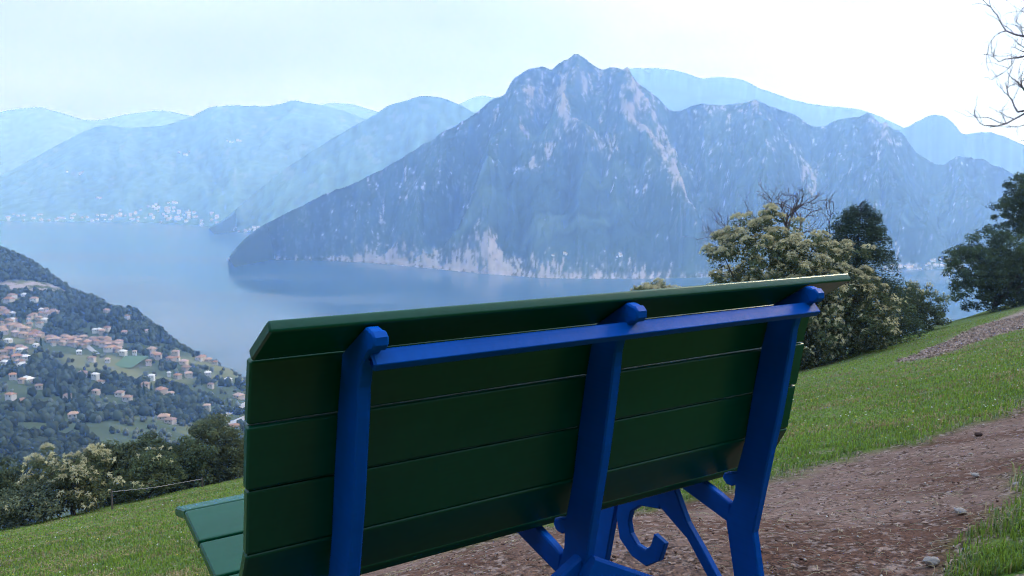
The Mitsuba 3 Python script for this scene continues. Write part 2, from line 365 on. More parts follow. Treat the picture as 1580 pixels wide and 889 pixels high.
def crumb_colour(p, n, uv):
    k = FBM(p.x * 26, p.y * 26, p.z * 26, 3)
    return MIX(mi.Color3f(0.055, 0.036, 0.028), mi.Color3f(0.30, 0.225, 0.195), SS(0.40, 0.62, k))


def crumb_share(p, n, uv):
    return 0.75 * SS(0.42, 0.66, FBM(p.x * 13, p.y * 13, p.z * 13, 4))


scene['hillside_soil'] = {'type': 'twosided', 'bsdf': {'type': 'bumpmap', 'arbitrary': mikit.proc(soil_relief, 4e-3), 'scale': 0.07, 'bsdf': {
    'type': 'blendbsdf', 'weight': mikit.proc(crumb_share), 'bsdf_0': {'type': 'diffuse', 'reflectance': {'type': 'mesh_attribute', 'name': 'vertex_color'}},
    'bsdf_1': {'type': 'diffuse', 'reflectance': mikit.proc(crumb_colour)}}}}
HX, HYY = np.meshgrid(warp_axis(-420, 420, 2.5, 410, 5.0), warp_axis(-70, 720, 7.5, 410, 5.0), indexing='ij')
HZ = ground(HX, HYY)
pmk = path_mask(HX, HYY)
HZ = HZ + pmk * (0.06 * (fb(HX / 0.35, HYY / 0.35, 95, 4) - 0.5) - 0.05) * (np.hypot(HX, HYY) < 40)
scene['meadow_hillside'] = mikit.ply((np.stack([HX, HYY, HZ], -1).reshape(-1, 3), grid_faces(410, 410)), 'hillside_soil', smooth=True, color=np.clip(meadow_colour(HX, HYY, None), .004, .9).reshape(-1, 3))
struct('meadow_hillside', 'steep green meadow with a strip of bare reddish soil', 'hillside')

# ---------------------------------------------------------------- the headland with the village, down by the lake
survey = [(0, 385, 1600), (40, 400, 1550), (85, 438, 1480), (140, 461, 1420), (200, 479, 1350), (240, 512, 1300), (300, 546, 1230), (350, 566, 1180), (376, 585, 1140), (392, 606, 1110),
          (-120, 350, 1650), (-120, 440, 1450), (-120, 540, 1080), (-120, 640, 780), (-120, 720, 560),
          (0, 440, 1440), (0, 480, 1300), (0, 520, 1150), (0, 560, 1000), (0, 600, 860), (0, 650, 720), (0, 700, 600), (100, 480, 1330), (100, 520, 1200), (100, 560, 1050), (100, 600, 900), (100, 650, 760), (100, 700, 640),
          (200, 510, 1250), (200, 540, 1150), (200, 570, 1060), (200, 610, 920), (200, 650, 800), (200, 700, 680), (290, 560, 1160), (290, 590, 1060), (290, 620, 960), (290, 660, 840), (290, 700, 720),
          (360, 595, 1080), (360, 625, 985), (360, 660, 890), (360, 700, 790), (430, 650, 985), (430, 680, 900), (430, 720, 800), (560, 690, 900), (560, 760, 720)]
sp = np.array([at(*q) for q in survey])
back = [p + np.array([40, 180, -170]) for p in sp[:10]] + [p + np.array([90, 420, -420]) for p in sp[:10]] + [np.array([-200 + k * 60, 1200.0 - 80 * k, -320.0]) for k in range(5)]
rbf = RBFInterpolator(np.vstack([sp, back])[:, :2], np.vstack([sp, back])[:, 2], kernel='linear', smoothing=1.0)


def headland(x, y):
    x, y = np.asarray(x, float), np.asarray(y, float)
    z = rbf(np.stack([x.ravel(), y.ravel()], 1)).reshape(x.shape)
    return z + 9 * (fb(x / 60, y / 60, 100, 4) - 0.5) * np.clip((z - LAKE) / 30, 0, 1)


VX, VY = np.meshgrid(np.linspace(-1350, 60, 200), np.linspace(430, 2050, 230), indexing='ij')
VZ = headland(VX, VY)
low = (fb(VX / 90, VY / 90, 101, 4))
vc = np.array([0.062, 0.080, 0.048]) * (0.6 + 0.8 * fb(VX / 30, VY / 30, 102, 4))[..., None]
vc = lerp(vc, np.array([0.16, 0.16, 0.085]), (0.8 * sstep(0.52, 0.64, low))[..., None])
crag = sp[2]
cd = np.hypot((VX - crag[0] + 15) / 75, (VY - crag[1] + 45) / 40)
vc = lerp(vc, np.array([0.30, 0.25, 0.24]), (sstep(1.2, 0.6, cd) * sstep(.38, .5, fb(VX / 14, VY / 14, 103, 3)))[..., None])
scene['village_headland'] = mikit.ply((np.stack([VX, VY, VZ], -1).reshape(-1, 3), grid_faces(200, 230)), attr_bsdf(), smooth=True, color=np.clip(vc, .004, .9).reshape(-1, 3))
struct('village_headland', 'wooded headland with a village sloping down to the lake at the left', 'headland')
# ---------------------------------------------------------------- the bench
def prism(poly, u0, u1, c=0.008, rnd=0.012):
    """a beam along the bench with this (m, z) outline, rounded in section and chamfered at its ends"""
    g = Polygon(poly).buffer(0)
    if rnd: g = g.buffer(-rnd).buffer(2 * rnd, quad_segs=3).buffer(-rnd, quad_segs=3)
    ring = np.array(g.exterior.coords)[:-1]
    if Polygon(ring).exterior.is_ccw is False: ring = ring[::-1]
    e1 = np.roll(ring, -1, 0) - ring; e0 = ring - np.roll(ring, 1, 0)
    n = np.stack([e0[:, 1] / np.linalg.norm(e0, axis=1) + e1[:, 1] / np.linalg.norm(e1, axis=1), -e0[:, 0] / np.linalg.norm(e0, axis=1) - e1[:, 0] / np.linalg.norm(e1, axis=1)], 1)
    n /= np.linalg.norm(n, axis=1, keepdims=True) + 1e-9
    inset = ring - n * c
    k = len(ring)
    rows = [(inset, u0), (ring, u0 + c), (ring, u1 - c), (inset, u1)]
    V = np.vstack([np.stack([np.full(k, u), r[:, 0], r[:, 1]], 1) for r, u in rows])
    i = np.arange(k); j = (i + 1) % k
    F = [np.stack([a * k + i, a * k + j, (a + 1) * k + j], 1) for a in range(3)] + [np.stack([a * k + i, (a + 1) * k + j, (a + 1) * k + i], 1) for a in range(3)]
    _, tri = trimesh.creation.triangulate_polygon(Polygon(inset), engine='earcut')
    va, ta = trimesh.creation.triangulate_polygon(Polygon(inset), engine='earcut')
    idx = np.array([np.argmin(np.linalg.norm(inset - q, axis=1)) for q in va])
    F += [idx[ta][:, ::-1], idx[ta] + 3 * k]
    m = trimesh.Trimesh(V, np.vstack(F), process=False)
    W_ = np.outer(V[:, 0], BU) + np.outer(V[:, 1], BM) + np.outer(V[:, 2], [0, 0, 1])
    m = trimesh.Trimesh(W_, m.faces, process=False); m.fix_normals()
    return m


def strip(p, q, t, side=1):
    """outline of a plank whose back face runs from p to q and whose thickness t lies on the given side"""
    p, q = np.array(p), np.array(q)
    d = (q - p) / np.linalg.norm(q - p); n = np.array([-d[1], d[0]]) * side
    return [p, q, q + n * t, p + n * t]


bench = 'big_bench'
tag(bench, 'oversized park bench with dark green planks on a bright blue frame, seen from behind', 'bench')
counts = {}


def part(name, mesh, bsdf, under=bench, smooth=35):
    base = f'{under}__{name}'
    key = numbered(base)
    scene[key] = mikit.ply(mesh, bsdf, smooth=smooth)
    return key


U0, U1 = 0.948, 4.455
L = [(2.950, -0.529), (3.191, -0.679), (3.253, -0.957), (3.300, -1.240), (3.347, -1.538), (3.486, -1.790)]
rngb = random.Random(4)


def gapped(p, q, g):
    p, q = np.array(p), np.array(q); d = (q - p) / np.linalg.norm(q - p)
    return p + d * g, q - d * g


for i in range(5):
    p, q = gapped(L[i], L[i + 1], 0.0035)
    if i == 0: p, q = np.array(L[0]), q - np.array([-0.004, 0.003])
    off = [0, 0.012, 0.0, 0.007, 0.002][i]
    part('backrest_plank', prism(strip(p + [off * .98, 0], q + [off * .98, 0], 0.052, 1), U0 + rngb.uniform(-.004, .004), U1 + rngb.uniform(-.004, .004)), 'green_paint')
SP = [(4.640, -1.745), (4.400, -1.682), (4.100, -1.742), (3.806, -1.806), (3.600, -1.842)]
for i in range(4):
    p, q = gapped(SP[i], SP[i + 1], 0.006)
    part('seat_plank', prism(strip(p, q, 0.052, 1), U0 - 0.01 + rngb.uniform(-.004, .004), U1 + 0.02), 'green_paint')

POST = [(3.186, -0.682), (2.955, -0.540), (2.918, -0.546), (2.890, -0.565), (2.880, -0.600), (2.895, -0.622), (2.925, -0.634), (3.000, -0.705), (3.028, -0.800), (3.040, -0.920), (3.098, -1.320),
        (3.163, -1.660), (3.243, -2.110), (3.184, -2.365), (3.115, -2.68), (3.330, -2.68), (3.380, -2.445), (3.464, -2.102), (3.405, -1.93), (3.395, -1.765), (3.340, -1.540), (3.296, -1.240), (3.249, -0.957)]
MIDPOST = [q for q in POST if q[1] > -2.0] + []
MIDPOST = POST[:12] + [(3.215, -1.95), (3.21, -2.16), (3.40, -2.16), (3.464, -2.102)] + POST[18:]
ARM = [(3.44, -1.985), (3.53, -1.950), (3.806, -1.872), (4.100, -1.798), (4.395, -1.738), (4.560, -1.778), (4.540, -1.86), (4.400, -1.905), (3.917, -2.000), (3.440, -2.115)]
CURL = [(3.385, -1.760), (3.500, -1.800), (3.512, -1.835), (3.480, -1.868), (3.430, -1.868), (3.392, -1.84)]
STRUT = [(4.140, -1.93), (3.965, -1.97), (3.800, -2.235), (3.660, -2.365), (3.345, -2.68), (3.490, -2.68), (3.605, -2.536), (3.791, -2.351), (4.060, -2.215), (4.150, -2.06)]
SCROLL = [(4.085, -2.110), (4.250, -2.130), (4.400, -2.205), (4.482, -2.307), (4.506, -2.430), (4.462, -2.590), (4.330, -2.672), (4.187, -2.690), (4.060, -2.600), (4.015, -2.470), (4.105, -2.445),
          (4.135, -2.540), (4.195, -2.592), (4.290, -2.585), (4.366, -2.520), (4.392, -2.430), (4.366, -2.340), (4.262, -2.260), (4.075, -2.222)]
LEG = [(4.445, -1.89), (4.585, -1.80), (4.640, -2.10), (4.703, -2.40), (4.800, -2.93), (4.640, -2.93), (4.530, -2.40)]
WID = 0.06
for key_u, name in ((1.318, 'end_frame'), (2.662, 'middle_frame'), (4.018, 'end_frame')):
    fr = part(name, prism(MIDPOST if 'middle' in name else POST, key_u, key_u + WID, rnd=0.01), 'blue_paint')
    part('seat_arm', prism(ARM, key_u + .004, key_u + WID - .004, rnd=0.008), 'blue_paint', fr)
    part('back_curl', prism(CURL, key_u + .007, key_u + WID - .007, rnd=0.008), 'blue_paint', fr)
    part('top_knob', prism([(2.905 + .041 * math.cos(a), -.588 + .041 * math.sin(a)) for a in np.arange(8) * math.pi / 4 + .35], key_u - .003, key_u + WID + .003, c=.008, rnd=0), 'blue_paint', fr)
    if name == 'end_frame':
        part('strut', prism(STRUT, key_u + .003, key_u + WID - .003, rnd=0.006), 'blue_paint', fr)
        part('scroll', prism(list(Polygon(SCROLL).buffer(.012, join_style=2).exterior.coords)[:-1], key_u + .006, key_u + WID - .006, rnd=0.006), 'blue_paint', fr)
        part('front_leg', prism(LEG, key_u + .001, key_u + WID - .001, rnd=0.008), 'blue_paint', fr)
part('cross_rail', prism([(2.950, -.630), (2.896, -.684), (2.928, -.716), (2.982, -.662)], 1.334, 4.100, c=.010, rnd=.006), 'blue_paint')


def brace(u0, z0, u1, z1, wdt, m0, m1):
    """a flat bar from the middle frame's foot down to an end frame's foot"""
    a, b = np.array([u0, z0]), np.array([u1, z1]); d = (b - a) / np.linalg.norm(b - a); n = np.array([-d[1], d[0]]) * wdt / 2
    q = [a + n, b + n, b - n, a - n]
    pts = []
    for (s, t) in q:
        for m, inset in ((m0, .012), (m0 + .012, 0), (m1 - .012, 0), (m1, .012)):
            w = np.array([s, t]) - np.sign(((np.array([s, t]) - (a + b) / 2) @ n)) * n / np.linalg.norm(n) * inset
            pts.append(w[0] * BU + m * BM + np.array([0, 0, w[1]]))
    return trimesh.convex.convex_hull(np.array(pts))


part('brace', brace(2.66, -1.965, 3.985, -2.66, 0.135, 3.165, 3.235), 'blue_paint', smooth=False)
part('brace', brace(2.73, -1.965, 1.405, -2.66, 0.135, 3.245, 3.315), 'blue_paint', smooth=False)
# ---------------------------------------------------------------- trees
LEAF_G = np.array([0.108, 0.132, 0.068]); BARKC = np.array([0.085, 0.070, 0.060])


def unit(v):
    return v / (np.linalg.norm(v, axis=-1, keepdims=True) + 1e-12)


def leaf_cards(pos, nrm, size, aspect, rng, col, fold=0.35):
    """folded diamond leaves: two triangles each"""
    n = len(pos)
    a = unit(np.cross(nrm, rng.normal(size=(n, 3)))); b = np.cross(nrm, a)
    L_ = size[:, None]; w = L_ * aspect
    p0, p1 = pos - a * L_ * .5, pos + a * L_ * .5 - nrm * L_ * .12
    l = pos + b * w * .5 + nrm * w * fold; r = pos - b * w * .5 + nrm * w * fold
    v = np.stack([p0, l, p1, r], 1).reshape(-1, 3)
    i = np.arange(n)[:, None] * 4
    f = np.concatenate([i + [[0, 2, 1]], i + [[0, 3, 2]]], 0)
    return v, f, np.repeat(col, 4, 0)


def limb_paths(base, top, centres, rng):
    """a trunk and limbs that reach into the clumps of the crown"""
    out = []
    k = 7
    tr = np.linspace(0, 1, k)[:, None] * (top - base) + base
    tr[1:] += np.cumsum(rng.normal(0, .03, (k - 1, 3)), 0) * np.linalg.norm(top - base)
    h = np.linalg.norm(top - base)
    r0 = 0.045 * h
    out.append((tr, np.linspace(r0, r0 * .35, k)))
    for c in centres:
        s = rng.integers(1, k - 1); p = tr[s]
        m = (p + c) / 2 + rng.normal(0, .06 * h, 3) + [0, 0, .05 * h]
        tt = np.linspace(0, 1, 5)[:, None]
        out.append(((1 - tt) ** 2 * p + 2 * tt * (1 - tt) * m + tt ** 2 * c, np.linspace(r0 * .38, r0 * .06, 5)))
    return out


def leafy_tree(base, height, rx, rz, label, group=None, lean=(0, 0), leaf=.26, tint=(1, 1, 1), blossom=0.0, seed=0, squash=1.0, shape=None, name='broadleaf_tree', skirt=0.0, dens=1.0):
    rng = np.random.default_rng(seed)
    key = numbered(name); tag(key, label, 'tree', group)
    base = np.asarray(base, float)
    clumps = int(dens * (24 * rx * rz + 30)); per = 46
    cen = base + np.array([lean[0], lean[1], height - rz])
    # big lobes first, clumps on the lobes: an uneven outline with bays between
    nl = 9 if skirt == 0 else 13
    ld = unit(rng.normal(size=(nl, 3)) + [0, 0, .25 - .4 * (skirt > 0)]); ld[:, 2] = np.clip(ld[:, 2], -.75 - skirt, 1)
    lob = cen + ld * np.array([rx, rx * squash, rz]) * rng.uniform(.40, .66, (nl, 1)); lr = rng.uniform(.36, .56, nl)
    q = rng.integers(0, nl, clumps)
    d = unit(rng.normal(size=(clumps, 3)) + [0, 0, .15])
    cc = lob[q] + d * (lr[q] * rng.uniform(.72, 1.05, clumps))[:, None] * np.array([rx, rx * squash, rz])
    cr = rng.uniform(.34, .62, clumps) * (.75 + .05 * min(rx, rz))
    if skirt: cc[:, 2] = np.maximum(cc[:, 2], ground(cc[:, 0], cc[:, 1]) + rng.uniform(.15, .8, clumps))
    lum = rng.uniform(.6, 1.4, clumps)
    n = clumps * per
    k = np.repeat(np.arange(clumps), per)
    dd = unit(rng.normal(size=(n, 3))); rad = rng.uniform(.25, 1, n) ** .6
    pos = cc[k] + dd * (cr[k] * rad)[:, None] * np.array([1.15, 1.15, .8])
    nrm = unit(dd * .6 + [0, 0, .8] + rng.normal(0, .45, (n, 3)))
    hue = rng.uniform(-1, 1, n)
    col = LEAF_G * np.array(tint) * (lum[k] * rng.uniform(.75, 1.3, n))[:, None] * (1 + np.outer(hue, [.16, .03, -.12]))
    S = Soup(); S.add(*leaf_cards(pos, nrm, rng.uniform(.7, 1.3, n) * leaf, .42, rng, col))
    S.build(key + '__crown', 'leaf')
    Tr = Soup()
    pick = rng.choice(clumps, min(16, clumps), replace=False)
    for p, r in limb_paths(base - [0, 0, .3], cen + [0, 0, rz * .45], cc[pick], rng): tube(Tr, p, r, BARKC * rng.uniform(.8, 1.2), 7)
    Tr.build(key + '__trunk', 'bark', smooth=True)
    if blossom > 0:                      # sprays of cream catkins at the ends of the outer twigs
        outer = ((cc - cen) / np.array([rx, rx * squash, rz])); out_r = np.linalg.norm(outer, axis=1)
        w = np.clip(out_r - .45, 0, 1) * np.clip(.55 + unit(outer)[:, 2], .06, 2)
        Bs = Soup()
        nb = int(blossom * clumps * 3.6)
        kk = rng.choice(clumps, nb, p=w / w.sum())
        dirn = unit(outer[kk] * .7 + [0, 0, .75] + rng.normal(0, .5, (nb, 3)))
        tip = cc[kk] + dirn * (cr[kk] * rng.uniform(.85, 1.15, nb))[:, None] * np.array([1.15, 1.15, .85])
        m = 11
        td = unit(np.repeat(dirn, m, 0) * .75 + rng.normal(0, .6, (nb * m, 3)))
        o = np.repeat(tip, m, 0); ln = rng.uniform(.14, .26, nb * m)[:, None]
        sd = unit(np.cross(td, rng.normal(size=td.shape))) * .020
        droop = np.array([0, 0, -.25]) * ln
        v = np.stack([o - sd, o + sd, o + td * ln * .6 + sd, o + td * ln * .6 - sd, o + td * ln + droop], 1).reshape(-1, 3)
        i = np.arange(nb * m)[:, None] * 5
        f = np.concatenate([i + [[0, 1, 2]], i + [[0, 2, 3]], i + [[3, 2, 4]]], 0)
        c = np.array([.56, .52, .33]) * np.repeat(rng.uniform(.65, 1.15, nb), m * 5)[:, None]
        Bs.add(v, f, c); Bs.build(key + '__blossom', 'leaf')
    return key


def conifer(base, height, r, label, seed=0, name='conifer_tree'):
    rng = np.random.default_rng(seed)
    key = numbered(name); tag(key, label, 'tree')
    base = np.asarray(base, float)
    Tr, S = Soup(), Soup()
    tube(Tr, [base - [0, 0, .3], base + [0, .1, height * .5], base + [.1, 0, height]], [.22, .13, .03], BARKC * .8, 8)
    nb = 230
    hh = np.sort(rng.uniform(.06, .99, nb)); az = rng.uniform(0, 6.283, nb)
    for h_, a in zip(hh, az):
        ln = r * (1 - h_) ** .5 * rng.uniform(.65, 1.12) + .25
        o = base + [0, 0, h_ * height]; d = np.array([math.cos(a), math.sin(a), 0])
        t = np.linspace(0, 1, 6)[:, None]
        path = o + d * ln * t + np.array([0, 0, 1]) * (.12 * t - .38 * t ** 2 + .16 * t ** 4) * ln
        tube(Tr, path, np.linspace(.035, .006, 6), BARKC * .7, 4)
        n = int(200 * ln / r) + 60
        tt = rng.uniform(.1, 1, n) ** .75; p = np.stack([np.interp(tt, t[:, 0], path[:, i]) for i in range(3)], 1)
        side = np.cross(d, [0, 0, 1]); w = (.30 * ln * (1.1 - tt) + .1)
        p = p + side * (rng.uniform(-1, 1, n) * w)[:, None] + np.array([0, 0, 1]) * rng.normal(-.12, .24, n)[:, None]
        c = np.array([.055, .085, .055]) * rng.uniform(.6, 1.35, n)[:, None]
        S.add(*leaf_cards(p, unit(np.array([0, 0, 1]) + rng.normal(0, .5, (n, 3))), rng.uniform(.16, .30, n), .26, rng, c))
    S.build(key + '__crown', 'leaf'); Tr.build(key + '__trunk', 'bark', smooth=True)
    return key


def grow(S, p, d, ln, r, depth, rng, col, spread=.55, up=.12, kids=3):
    k = 6
    pts = [p]; dd = d
    for i in range(k - 1):
        dd = unit(dd + rng.normal(0, .24, 3) + [0, 0, up * .3]); pts.append(pts[-1] + dd * ln / (k - 1))
    pts = np.array(pts)
    tube(S, pts, np.linspace(r, r * .55, k), col * rng.uniform(.85, 1.15), 6 if r > .03 else 4)
    if depth == 0: return
    for j in range(kids + (depth > 1)):
        s = rng.integers(2, k)
        nd = unit(dd + rng.normal(0, spread, 3) + [0, 0, up])
        grow(S, pts[s], nd, ln * rng.uniform(.5, .8), r * rng.uniform(.42, .6), depth - 1, rng, col, spread, up, kids)


def dead_tree(base, height, label, seed, limbs, col=(.13, .10, .095), name='bare_dead_tree', r0=.22):
    """limbs: (start height, direction, length)"""
    rng = np.random.default_rng(seed)
    key = numbered(name); tag(key, label, 'tree')
    base = np.asarray(base, float); S, Tr = Soup(), Soup()
    p = base + np.linspace(0, 1, 7)[:, None] * np.array([0, 0, height]); p[1:] += np.cumsum(rng.normal(0, .07, (6, 3)), 0)
    p[0, 2] -= .4
    tube(Tr, p, np.linspace(r0, r0 * .35, 7), np.array(col), 8)
    for h_, d, ln, r, dep in limbs:
        o = np.array([np.interp(h_, p[:, 2] - base[2], p[:, i]) for i in range(3)])
        grow(S, o, unit(np.array(d, float)), ln, r, dep, rng, np.array(col))
    Tr.build(key + '__trunk', 'bark', smooth=True); S.build(key + '__bare_branches', 'bark', smooth=True)
    return key


def stand(px, Y):
    """foot of a tree that stands on the hillside Y metres out, below this column of the photograph"""
    d = view_dir(px, 400); x = d[0] / d[1] * Y
    return np.array([x, Y, float(ground(x, Y))])


def top_height(px, py, Y):
    return at(px, py, Y)[2] - stand(px, Y)[2]


def crown_tree(px, py_top, Y, width_px, label, **k):
    h = top_height(px, py_top, Y)
    rx = width_px / 2 / FPX * Y
    return leafy_tree(stand(px, Y), h, rx, k.pop('rz', h * .53 if k.get('skirt') else min(h * .48, rx * 1.15)), label, **k)


# the group below the meadow at the left
crown_tree(92, 680, 42, 150, 'broad chestnut tree covered in cream blossom at the left end of the tree row', blossom=.5, leaf=.22, tint=(1.05, 1, 1), seed=201, skirt=.2, name='chestnut_tree')
crown_tree(12, 752, 39.5, 150, 'low grey-green tree in the lower left corner in front of the blossoming chestnut', leaf=.22, tint=(1.15, 1.12, 1.35), blossom=.03, seed=202, skirt=.2)
crown_tree(-40, 700, 47, 150, 'dark tree at the left edge behind the blossoming chestnut', seed=210, tint=(.8, .85, 1.0), skirt=.2)
crown_tree(165, 682, 49, 110, 'dark tree behind the right side of the blossoming chestnut', tint=(.8, .82, .95), seed=203, skirt=.2)
crown_tree(213, 700, 46.5, 108, 'rounded chestnut tree with a few cream tufts in the middle of the left tree row', blossom=.05, leaf=.24, tint=(.98, 1, 1), seed=204, skirt=.2, name='chestnut_tree')
crown_tree(275, 676, 53, 84, 'dark green tree right of the rounded chestnut in the left row', tint=(.82, .88, .95), seed=205, skirt=.2)
crown_tree(232, 668, 57, 110, 'dark crown peeping over the middle of the left tree row', tint=(.75, .8, .9), seed=212, skirt=.2)
crown_tree(318, 640, 58, 108, 'tall grey-green round tree near the left end of the bench', tint=(1.05, 1.02, 1.15), seed=206, skirt=.2)
crown_tree(350, 678, 57, 64, 'small round bush-like tree close to the left end of the bench', leaf=.2, tint=(1.1, 1.05, 1.1), seed=207, skirt=.2)
crown_tree(395, 655, 63, 76, 'tree half hidden behind the left end of the bench', tint=(.8, .85, .95), seed=208, skirt=.2)
# right of the bench
crown_tree(1192, 326, 58, 250, 'big chestnut tree thick with cream blossom behind the right end of the bench', blossom=.95, leaf=.27, tint=(1, 1, .95), seed=221, rz=6.2, skirt=.3, name='chestnut_tree')
crown_tree(1305, 392, 57, 165, 'lower blossoming chestnut leaning out on the right of the big one', blossom=.7, leaf=.26, seed=241, skirt=.3, name='chestnut_tree')
crown_tree(1014, 423, 70, 150, 'chestnut crown just showing above the top edge of the bench', blossom=.7, leaf=.27, seed=222, name='chestnut_tree')
conifer(stand(1322, 62), top_height(1322, 312, 62), 5.2, 'dark conifer behind the right side of the big blossoming chestnut', seed=223)
dead_tree(stand(1212, 67), top_height(1212, 315, 67) - .6, 'bare grey dead tree rising behind the blossoming chestnut', 224, [
    (10.2, (-.75, .1, .75), 3.0, .11, 3), (10.9, (-.2, 0, 1), 2.6, .12, 3), (10.8, (.4, .1, .9), 2.8, .11, 3), (10.0, (.9, 0, .6), 3.6, .11, 3), (9.4, (-1, .2, .40), 4.8, .11, 3), (9.8, (.9, -.3, .6), 3.2, .10, 3), (9.8, (-.9, -.3, .7), 3.6, .10, 3)])
crown_tree(1420, 432, 76, 130, 'loose grey-green bushy tree right of the big blossoming chestnut', leaf=.24, tint=(.95, .98, 1.0), blossom=.1, seed=225, skirt=.3)
crown_tree(1372, 460, 68, 90, 'low dark tree at the foot of the big blossoming chestnut', leaf=.24, tint=(.85, .9, .9), seed=231, skirt=.3)
crown_tree(1538, 352, 88, 180, 'dark spreading tree on the meadow edge at the right', leaf=.26, tint=(.72, .82, .85), seed=226, skirt=.3)
crown_tree(1585, 352, 98, 130, 'dark tree at the right edge behind the spreading tree', leaf=.27, tint=(.7, .8, .85), seed=227, skirt=.2)
crown_tree(1610, 250, 92, 165, 'tall dark tree reaching in from the right edge', leaf=.27, tint=(.72, .82, .85), seed=228, skirt=.2, rz=5.0)
b = stand(1655, 17)
dead_tree(b, 7.8, 'bare branches of a dead tree reaching in at the upper right', 229, [
    (5.9, (-.9, .1, .40), 1.25, .04, 3), (6.3, (-.75, 0, .75), 1.3, .04, 3), (5.7, (-1, .1, .10), 1.15, .034, 3), (5.5, (-.8, 0, -.25), .8, .026, 2), (6.8, (.6, .2, .8), 1.6, .05, 3), (6.0, (.8, -.3, .6), 1.6, .05, 2), (5.4, (-.95, -.2, .25), 1.0, .04, 2)], col=(.12, .095, .11), r0=.16)

# the wood on the slope behind the viewpoint, whose shade falls on the back of the bench
rng = np.random.default_rng(777)
S = Soup()
for k in range(26):
    x = -30 + 4.6 * (k % 13) + rng.uniform(-1, 1); y = (-7.5 if k < 13 else -13) - rng.uniform(0, 2.5); g_ = float(ground(x, y)); hh = rng.uniform(6.5, 8.5)
    n = 1500; dd = unit(rng.normal(size=(n, 3))); c = np.array([x, y, g_ + hh * .54])
    p = c + dd * (rng.uniform(.3, 1, n) ** .5)[:, None] * np.array([3.4, 3.4, hh * .5]) * (1 + .25 * np.sin(dd[:, :1] * 5 + dd[:, 2:] * 4 + k))
    S.add(*leaf_cards(p, unit(dd + [0, 0, .4] + rng.normal(0, .4, (n, 3))), rng.uniform(.5, .9, n), .6, rng, LEAF_G * .5 * rng.uniform(.7, 1.3, (n, 1))))
    tube(S, [[x, y, g_ - .4], [x + .2, y, g_ + hh * .6]], [.25, .12], BARKC, 7)
S.build('hillside_wood', 'leaf')
tag('hillside_wood', 'dense wood on the slope above the meadow, behind the viewpoint', 'wood', kind='stuff')
# ---------------------------------------------------------------- village on the headland: every house a thing
def land_at(px, py, f, lo=450, hi=1900):
    """where the line of sight of a surveyed spot meets the land f"""
    Ys = np.arange(lo, hi, 4.0)
    P = view_dir(px, py)[None] * (Ys / view_dir(px, py)[1])[:, None]
    hit = np.nonzero(P[:, 2] < f(P[:, 0], P[:, 1]))[0]
    return P[hit[0]] if len(hit) else None


ROOFS = [(.34, .19, .13), (.40, .26, .19), (.30, .20, .16), (.43, .30, .24), (.27, .18, .14)]
WALLS = [(.56, .51, .44), (.60, .50, .42), (.64, .61, .57), (.52, .45, .38), (.70, .69, .68)]


def house(c, w, d, h, rot, wall, roof, rng, label, group=None, name='house', hip=True, windows=True):
    key = numbered(name); tag(key, label, 'house', group)
    ca, sa = math.cos(rot), math.sin(rot)
    def put(S, v, f, col):
        v = np.asarray(v, float)
        S.add(np.stack([c[0] + ca * v[:, 0] - sa * v[:, 1], c[1] + sa * v[:, 0] + ca * v[:, 1], c[2] + v[:, 2]], 1), f, np.array(col))
    def box(S, x0, x1, y0, y1, z0, z1, col):
        b = trimesh.creation.box(bounds=[[x0, y0, z0], [x1, y1, z1]]); put(S, b.vertices, b.faces, col)
    Wm, Rm = Soup(), Soup()
    box(Wm, -w / 2, w / 2, -d / 2, d / 2, -5, h, wall)
    e, rh = .6, .30 * d
    i_ = (w / 2 - d * .32) if hip else w / 2 + e
    v = [(-w / 2 - e, -d / 2 - e, h), (w / 2 + e, -d / 2 - e, h), (w / 2 + e, d / 2 + e, h), (-w / 2 - e, d / 2 + e, h), (-i_, 0, h + rh), (i_, 0, h + rh)]
    v += [(x, y, h + .02 - .3) for x, y, z in v[:4]]
    put(Rm, v, [(0, 1, 5), (0, 5, 4), (2, 3, 4), (2, 4, 5), (1, 2, 5), (3, 0, 4), (6, 8, 7), (6, 9, 8), (0, 6, 7), (0, 7, 1), (1, 7, 8), (1, 8, 2), (2, 8, 9), (2, 9, 3), (3, 9, 6), (3, 6, 0)], roof)
    Wm.build(key + '__wall', 'painted_plaster'); Rm.build(key + '__roof', 'painted_plaster')
    if windows:
        for k in range(max(2, int(w / 4))):
            G = Soup(); x = -w / 2 + (k + .5) * w / max(2, int(w / 4))
            box(G, x - .6, x + .6, -d / 2 - .06, -d / 2 + .1, h - 2.4, h - .9, (.05, .05, .06))
            G.build(numbered(key + '__window'), 'painted_plaster')
    return key


